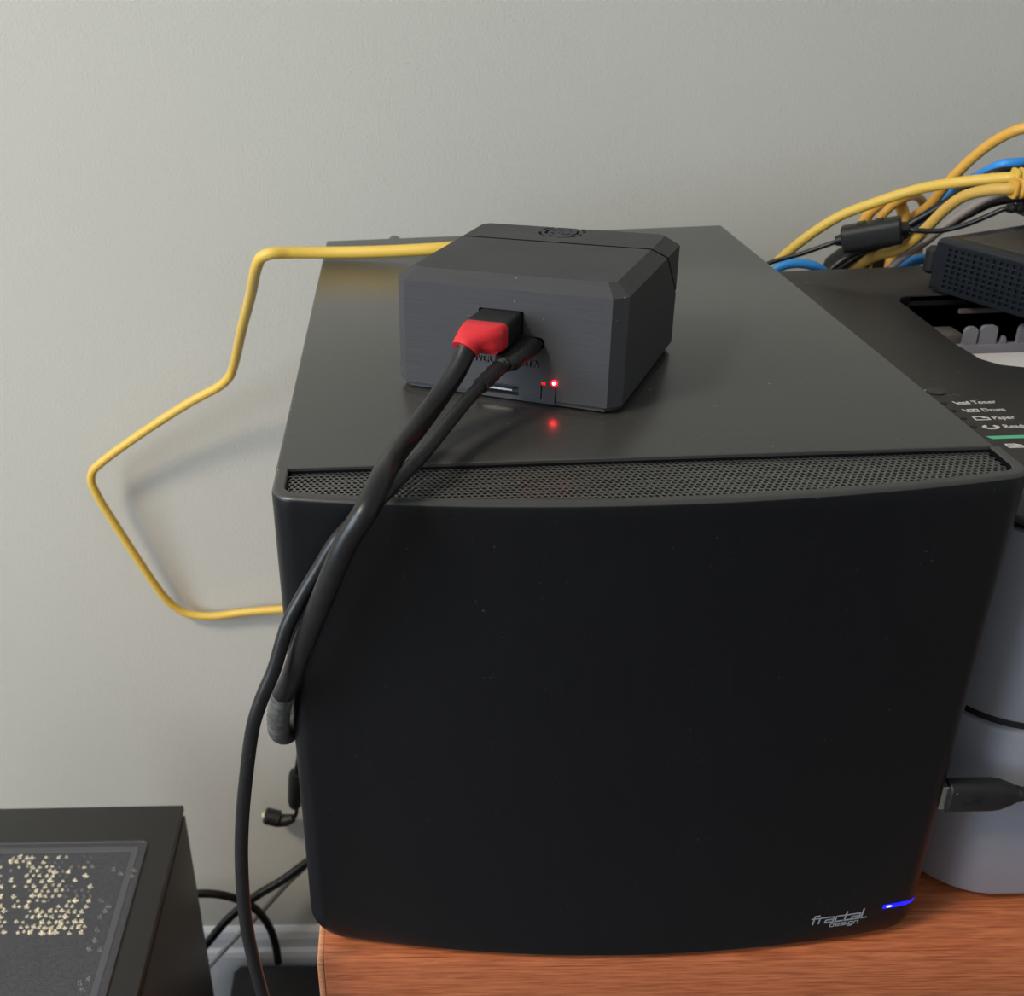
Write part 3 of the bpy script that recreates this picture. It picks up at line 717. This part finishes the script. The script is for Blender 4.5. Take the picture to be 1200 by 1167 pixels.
# ------------------------------------------------------------------ perforated router on the printer
RP = Vector((.3555, .3045, PT)); RA = math.atan2(-.936, .353)
rt = thing('router', 'navy-black router with a perforated front lying on the printer deck', 'router', RP+Vector((0, 0, .0001)), RA)
RL, RW, RH = .165, .180, .0315
bm = bmesh.new()   # local x runs along the perforated face, local y away from it
bx(bm, 0, RL, .0015, RW, .0008, RH, .0035, 3); done(bm, 'body', 'router', rt, 40)
bm = bmesh.new(); bx(bm, .010, RL-.010, .010, RW-.010, RH-.0008, RH+.0005, .0008); done(bm, 'top_grille', 'router_top', rt, 40)['label'] = 'finely perforated dark top'
bm = bmesh.new(); nx_, nz_ = 34, 8; px_, pzz = .0043, .0030
x0_, z0_ = .011, .0040
def q_(x, y, z): return bm.verts.new((x, y, z))
for i in range(nx_):
    for j in range(nz_):
        cx_, cz_ = x0_+(i+.5)*px_, z0_+(j+.5)*pzz
        o4 = [q_(cx_+sx*px_/2, .0002, cz_+sz*pzz/2) for sx, sz in ((-1, -1), (1, -1), (1, 1), (-1, 1))]
        i4 = [q_(cx_+sx*px_*.30, .0003, cz_+sz*pzz*.30) for sx, sz in ((-1, -1), (1, -1), (1, 1), (-1, 1))]
        d4 = [q_(cx_+sx*px_*.28, .0016, cz_+sz*pzz*.28) for sx, sz in ((-1, -1), (1, -1), (1, 1), (-1, 1))]
        for k in range(4):
            bm.faces.new((o4[k], o4[(k+1) % 4], i4[(k+1) % 4], i4[k])); bm.faces.new((i4[k], i4[(k+1) % 4], d4[(k+1) % 4], d4[k]))
        bm.faces.new(d4)
fg = done(bm, 'front_grille', 'router', rt); fg['kind'] = 'stuff'; fg['label'] = 'grid of small square front holes'
bm = bmesh.new()
for a in ((.003, x0_, .0002, .003, .0030, RH-.003), (x0_+nx_*px_, RL-.003, .0002, .003, .0030, RH-.003), (.003, RL-.003, .0002, .003, .0022, z0_), (.003, RL-.003, .0002, .003, z0_+nz_*pzz, RH-.002)): bx(bm, *a)
done(bm, 'front_frame', 'router', rt)
bm = bmesh.new(); sweep(bm, [Vector((-.0040, .007, z)) for z in (.009, .011, .0225, .0245)], [.003, .0048, .0048, .003], 20); done(bm, 'corner_foot', 'rubber2', rt, 40)
bm = bmesh.new(); cyl(bm, (.150, .165, -.0001), (.150, .165, .002), .006, 16); done(bm, 'foot', 'rubber2', rt, 40)
# small switch on the router, just beyond the right border of the photograph
SWZ = PT+RH+.0008
sw = thing('network_switch', 'small black network switch lying on the router with cables in its side', 'network switch', (.4240, .300, SWZ))
bm = bmesh.new(); bx(bm, 0, .11, -.035, .052, 0, .042, .002, 2); swb = done(bm, 'body', 'router', sw, 40)
for k in range(4): box('port', 'black', -.0004, .001, -.030+k*.02, -.016+k*.02, .008, .034, sw)

# ------------------------------------------------------------------ cables between wall, printer and switch
def down(p, k):
    x = p[0]+.006*((k*7) % 5-2); y = min(.47, max(.435, p[1]+.02))
    return [Vector((x, y-.004, p[2]-.06)), Vector((x, y, -.02)), Vector((x, y, -.075))]
NC = [0]
def cable(name, label, m, pts, r, group=None, parts=(), sides=12, drop=''):
    NC[0] += 1; pts = [Vector(p) for p in pts]
    if 'a' in drop: pts = down(pts[0], NC[0])[::-1]+pts
    if 'b' in drop: pts = pts+down(pts[-1], NC[0]+3)
    if not parts:
        o0 = Vector(pts[0]); o = tube(name, [Vector(p)-o0 for p in pts], r, m, None, sides, 9); o.location = o0
        return tag(o, label, 'cable', group)
    t = thing(name, label, 'cable', pts[0], 0, group)
    tube('cord', rel(t, pts), r, m, t, sides, 9)
    for f_ in parts: f_(t)
    return t
def plug(p, d, m, up=(0, 0, 1)):
    def f_(t):
        fr_ = frame(Vector(p)-t.location, d, up)
        bm = bmesh.new()
        secs = []
        for k in range(6):
            w_ = .0105 if k % 2 == 0 else .0085
            secs += [(k*.0019, w_, w_+.001, .003, (0, 0)), (k*.0019+.0010, w_, w_+.001, .003, (0, 0))]
        loft(bm, secs, fr_); done(bm, 'boot', m, t, 40)
        bm = bmesh.new(); loft(bm, [(.010, .008, .0115, .0006, (0, 0)), (.022, .008, .0115, .0006, (0, 0))], fr_); done(bm, 'plug', 'glass', t)
    return f_
p1 = at(1186, 208, y=.330)
cable('network_cable', 'bright yellow network cable arching highest from behind the case to the switch', 'yellow',
      [at(780, 440, y=.43), at(860, 365, y=.425), at(905, 313, y=.42), at(940, 282, y=.412), at(985, 253, y=.40), at(1030, 236, y=.385), at(1075, 222, y=.370), at(1120, 214, y=.352), at(1165, 209.5, y=.337), p1, p1+Vector((.006, 0, 0))], .0034, None, [plug(p1+Vector((.001, 0, 0)), (1, -.1, -.02), 'yellow')], drop='a')
p3 = at(1184, 221, y=.312)
cable('network_cable', 'dull yellow printed network cable bending under the ferrite up to the switch', 'tan',
      [at(990, 330, y=.395), at(1012, 308, y=.385), at(1030, 299, y=.375), at(1050, 294, y=.368), at(1066, 285, y=.360), at(1085, 268, y=.352), at(1106, 247, y=.343), at(1130, 230, y=.332), at(1160, 222.5, y=.320), p3, p3+Vector((.005, 0, 0))], .0034, None, [plug(p3+Vector((.001, 0, 0)), (1, -.05, 0), 'amber')], drop='a')
cable('network_cable', 'orange yellow network cable rising steeply past the bright yellow one', 'amber',
      [at(1025, 330, y=.44), at(1045, 285, y=.432), at(1066, 258, y=.425), at(1090, 240, y=.412), at(1112, 213, y=.400), at(1140, 185, y=.390), at(1168, 164, y=.38), at(1200, 150, y=.368), at(1240, 148, y=.36), Vector((.500, .375, .262)), Vector((.520, .372, .235)), Vector((.520, .353, .232))], .0034, drop='a')
cable('network_cable', 'orange yellow cable looped behind the ferrite, nearest the case', 'amber',
      [at(1000, 330, y=.435), at(1004, 290, y=.432), at(1010, 266, y=.428), at(1022, 246, y=.424), at(1040, 236, y=.42), at(1054, 240, y=.418), at(1059, 254, y=.416), at(1056, 275, y=.414), at(1046, 300, y=.412), at(1040, 330, y=.41)], .0038, drop='ab')
cable('network_cable', 'darker orange cable looped just inside another loop behind the ferrite', 'amber',
      [at(1012, 332, y=.415), at(1020, 290, y=.412), at(1028, 262, y=.410), at(1042, 244, y=.408), at(1060, 233, y=.414), at(1073, 230, y=.43), at(1081, 237, y=.44), at(1083, 255, y=.446), at(1078, 285, y=.45), at(1070, 330, y=.45)], .0029, drop='ab')
cable('network_cable', 'blue network cable climbing to the switch behind the black cords', 'blue',
      [at(1050, 320, y=.448), at(1080, 262, y=.436), at(1100, 240, y=.426), at(1120, 222, y=.412), at(1148, 205, y=.392), at(1175, 192.5, y=.374), at(1205, 188, y=.372), Vector((.448, .386, .250)), Vector((.470, .376, .236)), Vector((.470, .353, .234))], .0030, drop='a')
cable('network_cable', 'short blue cable arch showing at the rear edge of the printer near the case', 'blue',
      [at(880, 350, y=.405), at(905, 318, y=.402), at(925, 309.5, y=.40), at(945, 309.5, y=.398), at(962, 316, y=.396), at(980, 340, y=.395)], .0032, drop='ab')
cable('network_cable', 'blue cable passing behind the router corner at the rear printer edge', 'blue',
      [at(1040, 335, y=.402), at(1055, 316, y=.40), at(1070, 306, y=.398), at(1090, 303, y=.396), at(1115, 303, y=.396), at(1150, 318, y=.40)], .0034, drop='ab')
cable('power_cable', 'upper black power cord running from the ferrite area up to the switch', 'rubber',
      [at(1000, 330, y=.395), at(1040, 282, y=.392), at(1062, 266, y=.388), at(1085, 252, y=.384), at(1110, 237, y=.378), at(1140, 216, y=.368), at(1165, 203.5, y=.358), at(1205, 196, y=.362), Vector((.440, .375, .245)), Vector((.452, .368, .232)), Vector((.452, .353, .230))], .0030, drop='a')
cable('power_cable', 'lower black cord lying just under the upper power cord', 'rubber',
      [at(960, 345, y=.40), at(985, 315, y=.392), at(1020, 294, y=.385), at(1062, 276, y=.380), at(1085, 263, y=.376), at(1110, 246, y=.372), at(1140, 226, y=.366), at(1165, 215, y=.358), at(1195, 208, y=.350), Vector((.430, .335, .2375))], .0021, drop='a')
cable('network_cable', 'grey network cable running diagonally behind the dull yellow one', 'greyc',
      [at(1020, 335, y=.375), at(1040, 317, y=.372), at(1058, 302, y=.370), at(1085, 284, y=.366), at(1110, 264, y=.360), at(1135, 246, y=.354), at(1160, 232, y=.348), at(1190, 224, y=.340), Vector((.430, .332, .232))], .0023, drop='a')
cable('power_cable', 'thin black cord crossing low behind the ferrite', 'rubber',
      [at(955, 345, y=.385), at(975, 315, y=.382), at(1000, 298, y=.380), at(1025, 290, y=.378), at(1075, 288, y=.374), at(1100, 272, y=.372), at(1135, 252, y=.366), at(1165, 238, y=.355), Vector((.430, .336, .226))], .0023, drop='a')
p7 = at(1180, 244, y=.318)
fa, fb = at(987, 281, y=.372), at(1057, 269, y=.358)
def ferrite(t):
    d = (fb-fa); f0 = frame(fa-t.location, d, (0, 0, 1)); ln = d.length
    bm = bmesh.new(); loft(bm, [(0, .0150, .0150, .004, (0, 0)), (.0010, .0168, .0168, .0048, (0, 0)), (ln-.001, .0168, .0168, .0048, (0, 0)), (ln, .0150, .0150, .004, (0, 0))], f0)
    fo = done(bm, 'ferrite_core', 'rubber2', t, 40); fo['label'] = 'thick black ferrite cylinder'
    for za, zb2, ra, rb_ in ((-.004, .001, .0030, .0045), (ln-.001, ln+.004, .0052, .0042)):
        bm = bmesh.new(); sweep(bm, [f0 @ Vector((0, 0, z)) for z in (za, zb2)], [ra, rb_], 14); done(bm, 'ferrite_collar', 'rubber', fo, 40)
    for q in (.012, ln-.012):
        bm = bmesh.new(); m4 = f0 @ Matrix.Translation((.0082, 0, q))
        bx(bm, -.0012, .0012, -.003, .003, -.0025, .0025, .0004); bm.transform(m4); done(bm, 'latch', 'rubber2', fo, 40)
def relief(t):
    bm = bmesh.new(); d = Vector((1, -.12, .03)).normalized()
    pp = [p7-t.location+d*(.0011*k) for k in range(22)]
    sweep(bm, pp, [.0031 if (k//2) % 2 else .0024 for k in range(22)], 12); done(bm, 'strain_relief', 'rubber2', t, 40)
cable('adapter_cord', 'thin black adapter cord with a thick ferrite cylinder', 'rubber',
      [at(850, 335, y=.39), at(903, 308, y=.388), at(940, 297, y=.382), at(972, 286, y=.376), fa, fa.lerp(fb, .5), fb, at(1075, 270, y=.352), at(1100, 270.5, y=.340), at(1130, 264, y=.330), at(1160, 252, y=.322), p7, p7+Vector((.024, -.003, .001))], .0016, None, [ferrite, relief], drop='a')
# dark wall adapter lump under the ferrite, standing between printer and wall
ad = thing('power_adapter', 'rounded black power adapter under the ferrite behind the printer', 'adapter', at(1005, 318, y=.43))
bm = bmesh.new(); fr_ = frame((0, 0, 0), (.2, 0, 1), (1, 0, 0))
loft(bm, [(-.20, .05, .026, .008, (0, 0)), (-.02, .05, .026, .008, (0, 0)), (.004, .046, .026, .010, (0, 0)), (.013, .034, .022, .010, (0, 0)), (.0165, .018, .012, .005, (0, 0))], fr_)
done(bm, 'housing', 'rubber2', ad, 40)
bm = bmesh.new(); bx(bm, -.004, .004, .012, .0135, -.1, -.06); done(bm, 'seam', 'black', ad)

# ------------------------------------------------------------------ floor-standing tower
TX1, TYB, TT = -.1405, .3272, -.2300
TWd, TD = .215, .43
tw = thing('tower_computer', 'black tower computer on the floor with a dusty mesh filter on top', 'computer', (TX1-TWd/2, TYB-TD/2, FLOOR))
def tl(x, y, z): return Vector((x-(TX1-TWd/2), y-(TYB-TD/2), z-FLOOR))
def tbox(name, m, x0, x1, y0, y1, z0, z1, bev=0, parent=tw):
    a, b = tl(x0, y0, z0), tl(x1, y1, z1); return box(name, m, a.x, b.x, a.y, b.y, a.z, b.z, parent, bev)
X0 = TX1-TWd; Y0 = TYB-TD
tbox('top_panel', 'tower', X0, TX1-.0002, Y0, TYB, TT-.006, TT, .0010)
tbox('body', 'case_dark', X0+.004, TX1-.0035, Y0+.003, TYB-.003, FLOOR+.018, TT-.005)
tbox('side_panel', 'tower', TX1-.0035, TX1, Y0+.002, TYB-.001, FLOOR+.02, TT-.0105, .0006)
tbox('side_panel', 'tower', X0, X0+.0035, Y0+.002, TYB-.001, FLOOR+.02, TT-.0105, .0006)
tbox('frame_rail', 'deck', TX1-.004, TX1-.0012, Y0+.002, TYB-.002, TT-.0102, TT-.0055)
tbox('front_bezel', 'tower', X0+.001, TX1-.001, Y0-.012, Y0, FLOOR+.02, TT, .003)
tbox('rear_panel', 'tower', X0+.002, TX1-.003, TYB-.003, TYB-.0004, FLOOR+.02, TT-.006)
for fx in (X0+.03, TX1-.03):
    for fy in (Y0+.04, TYB-.04):
        a = tl(fx, fy, FLOOR); bm = bmesh.new(); cyl(bm, a, a+Vector((0, 0, .021)), .014, 20, .017); done(bm, 'foot', 'rubber', tw, 40)
# magnetic dust filter: raised rounded border, cloth-like mesh, dust caught over the vent holes
fx0, fx1, fy0, fy1 = X0+.0200, -.1606, Y0+.03, .2888
fcx, fcy = (fx0+fx1)/2, (fy0+fy1)/2
def ringmesh(name, m, o_w, o_h, r, wdt, z0, z1, parent):
    bm = bmesh.new(); c_ = tl(fcx, fcy, 0)
    O = rrect(o_w, o_h, r, 6); I = rrect(o_w-2*wdt, o_h-2*wdt, max(.0008, r-wdt), 6); n_ = len(O)
    bev = min(.0006, wdt*.25)
    O2 = rrect(o_w-2*bev, o_h-2*bev, max(.0006, r-bev), 6); I2 = rrect(o_w-2*wdt+2*bev, o_h-2*wdt+2*bev, max(.0009, r-wdt+bev), 6)
    R_ = []
    for P, z in ((O, z0), (O, z1-bev), (O2, z1), (I2, z1), (I, z1-bev), (I, z0)):
        R_.append([bm.verts.new((c_.x+x, c_.y+y, z-FLOOR)) for x, y in P])
    for a, b in zip(R_, R_[1:]+R_[:1]):
        for k in range(n_): bm.faces.new((a[k], a[(k+1) % n_], b[(k+1) % n_], b[k]))
    return done(bm, name, m, parent, 35)
fm = ringmesh('filter_border', 'filter_frame', fx1-fx0, fy1-fy0, .005, .0028, TT, TT+.0016, tw); fm['label'] = 'raised rounded filter border'
bm = bmesh.new(); c_ = tl(fcx, fcy, 0)
prism(bm, [(c_.x+x, c_.y+y) for x, y in rrect(fx1-fx0-.003, fy1-fy0-.003, .004, 6)], TT+.0001-FLOOR, TT+.0005-FLOOR)
fmesh = done(bm, 'filter_mesh', 'filter', tw)
ringmesh('filter_band', 'filter_band', fx1-fx0-.012, fy1-fy0-.012, .003, .0055, TT+.0003, TT+.0008, fmesh)
# woven threads: fine raised ribs of the filter cloth
bm = bmesh.new()
z_t = TT+.00062-FLOOR
y_ = fy0+.013
while y_ < fy1-.013:
    a, b = tl(fx0+.013, y_, 0), tl(fx1-.013, y_, 0)
    vs = [bm.verts.new(p) for p in ((a.x, a.y-.0003, z_t-.0002), (a.x, a.y, z_t), (a.x, a.y+.0003, z_t-.0002), (b.x, b.y+.0003, z_t-.0002), (b.x, b.y, z_t), (b.x, b.y-.0003, z_t-.0002))]
    bm.faces.new((vs[0], vs[1], vs[4], vs[5])); bm.faces.new((vs[1], vs[2], vs[3], vs[4])); y_ += .0014
o_ = done(bm, 'filter_thread', 'filter', fmesh); o_['kind'] = 'stuff'
def dust(name, m, spots, parent):
    bm = bmesh.new()
    for x, y, r in spots:
        c_ = tl(x, y, TT+.0009); rot = random.random()
        # each caught clump is a few crumbs in a hexagon
        for q in range(5):
            a = rot+q*1.256; rr_ = r*(.62 if q else .0); s_ = r*random.uniform(.26, .5)
            cc_ = Vector((c_.x+rr_*math.cos(a), c_.y+rr_*math.sin(a), c_.z))
            ring_ = [bm.verts.new((cc_.x+s_*math.cos(k*math.pi/3+rot), cc_.y+s_*math.sin(k*math.pi/3+rot), cc_.z-.0003)) for k in range(6)]
            top = bm.verts.new((cc_.x, cc_.y, cc_.z+s_*.35))
            for k in range(6): bm.faces.new((ring_[k], ring_[(k+1) % 6], top))
    o_ = done(bm, name, m, parent); o_['kind'] = 'stuff'; return o_
spots_a, spots_b = [], []
px_step = 7.6
yy = 1005; row = 0
while yy < 1098:
    xx = -6+(px_step/2 if row % 2 else 0)
    while xx < 112:
        w_ = at(xx, yy, z=TT)
        inside = (8+(yy-1005)*.14 < xx < 109-(max(0, yy-1050)*.17)) or (xx < 1+(yy-1005)*.07)
        dead = (18 < xx < 32 and 1018 < yy < 1058 and random.random() < .75) or (80 < xx < 97 and yy < 1035 and random.random() < .72) or random.random() < .2 or (34 < xx < 50 and 1060 < yy < 1085 and random.random() < .6)
        if inside and not dead:
            bright = (yy > 1062) or (xx < 72 and random.random() < .8) or random.random() < .4
            (spots_a if bright else spots_b).append((w_.x+random.uniform(-.0007, .0007), w_.y+random.uniform(-.0007, .0007), random.uniform(.0014, .0027) if bright else random.uniform(.0013, .0021)))
        xx += px_step
    yy += 5.4+(yy-1005)*.012; row += 1
for q in ((134, 1019), (142, 1024), (120, 1055), (128, 1062), (118, 1075), (115, 1090), (112, 1102), (124, 1068), (106, 1112), (118, 1113), (95, 1152), (104, 1148), (98, 1160), (158, 1020), (156, 1027)):
    w_ = at(*q, z=TT); spots_b.append((w_.x, w_.y, .0026))
dust('caught_dust', 'dust_a', spots_a, fmesh)['label'] = 'beige dust caught over the vent holes'
dust('caught_dust', 'dust_b', spots_b, fmesh)['label'] = 'faint grey dust'

# ------------------------------------------------------------------ things under and behind the desk
up_ = thing('power_backup_unit', 'low black box on the floor between the tower computer and the desk', 'power unit', (-.045, .375, FLOOR))
bm = bmesh.new(); P = [(-.1125, -.040), (.13, -.040), (.13, .1035), (-.106, .1035), (-.1125, .095)]
prism(bm, P, .006, .0985); bmesh.ops.bevel(bm, geom=[e for e in bm.edges if abs(e.verts[0].co.z-e.verts[1].co.z) < 1e-6 and e.verts[0].co.z > .05], offset=.004, segments=3, affect='EDGES', profile=.5)
done(bm, 'housing', 'tower', up_, 40)
bm = bmesh.new(); bx(bm, .030, .075, .070, .1030, .097, .112, .004); done(bm, 'outlet_block', 'rubber2', up_, 40)
for fx, fy in ((-.09, -.02), (.11, -.02), (-.09, .08), (.11, .08)):
    bm = bmesh.new(); cyl(bm, (fx, fy, 0), (fx, fy, .008), .01, 16); done(bm, 'foot', 'rubber', up_, 40)
cable('floor_cord', 'black cord arching from behind the tower computer down to the low black box', 'rubber',
      [Vector((-.31, .44, FLOOR+.006)), Vector((-.30, .44, -.62)), at(120, 1090, y=.44), at(180, 1058, y=.44), at(235, 1047, y=.44), at(270, 1051, y=.445), at(298, 1064, y=.45), at(315, 1085, y=.452), at(323, 1108, y=.450), at(326, 1128, y=.446)], .0042)
cable('floor_cord', 'black cord rising diagonally to behind the computer case', 'rubber',
      [Vector((-.25, .42, FLOOR+.006)), at(190, 1170, y=.43), at(243, 1105, y=.445), at(268, 1076, y=.452), at(300, 1050, y=.46), at(330, 1032, y=.465), at(356, 1013, y=.470), at(385, 990, y=.47), Vector((.0, .465, -.26)), Vector((.045, .455, -.06)), Vector((.060, .435, .02)), Vector((.062, .405, .045)), Vector((.062, .364, .040))], .0044)
cable('floor_cord', 'thin pale grey cord rising diagonally to behind the computer case', 'whitec',
      [Vector((-.22, .45, FLOOR+.004)), at(200, 1180, y=.455), at(246, 1131, y=.462), at(275, 1100, y=.466), at(305, 1070, y=.470), at(335, 1037, y=.474), at(357, 1016, y=.478), at(390, 985, y=.48), Vector((.01, .478, -.24)), Vector((.10, .46, -.05)), Vector((.150, .43, .03)), Vector((.152, .40, .05)), Vector((.152, .364, .045))], .0027)
wc = thing('dangling_cord', 'black cord dangling by the wall with an angled round plug', 'cable', at(346, 948, y=.474))
o_ = wc.location
def wrel(x, y, yy): return at(x, y, y=yy)-o_
bm = bmesh.new(); sweep(bm, [wrel(347, 905, .470), wrel(346.5, 911, .470), wrel(345.5, 938, .472), wrel(346, 943, .473), wrel(346.5, 946, .474)], [.0064, .0072, .0070, .0060, .0034], 16); done(bm, 'inline_barrel', 'rubber2', wc, 40)
tube('neck', [wrel(346.5, 944, .473), wrel(347.5, 951, .474), wrel(345, 957, .475), wrel(340, 959, .476)], .0020, 'rubber', wc)
bm = bmesh.new(); sweep(bm, [wrel(344, 958.5, .475), wrel(336, 961, .476), wrel(329, 961.5, .4765), wrel(327, 959.5, .477), wrel(312, 956, .478), wrel(310, 955.5, .478)], [.0040, .0060, .0064, .0084, .0084, .0066], 16); done(bm, 'round_plug', 'rubber2', wc, 40)
bm = bmesh.new(); sweep(bm, [wrel(310.5, 955.6, .478), wrel(307.5, 955, .4785)], [.0035, .0034], 16); done(bm, 'plug_tip', 'dust_a', wc, 40)
tube('cord', [wrel(347, 908, .470), wrel(352, 880, .468), wrel(365, 840, .465), wrel(400, 780, .46), Vector((.06, .445, .045))-o_, Vector((.085, .415, .065))-o_, Vector((.090, .364, .060))-o_], .0026, 'rubber', wc)
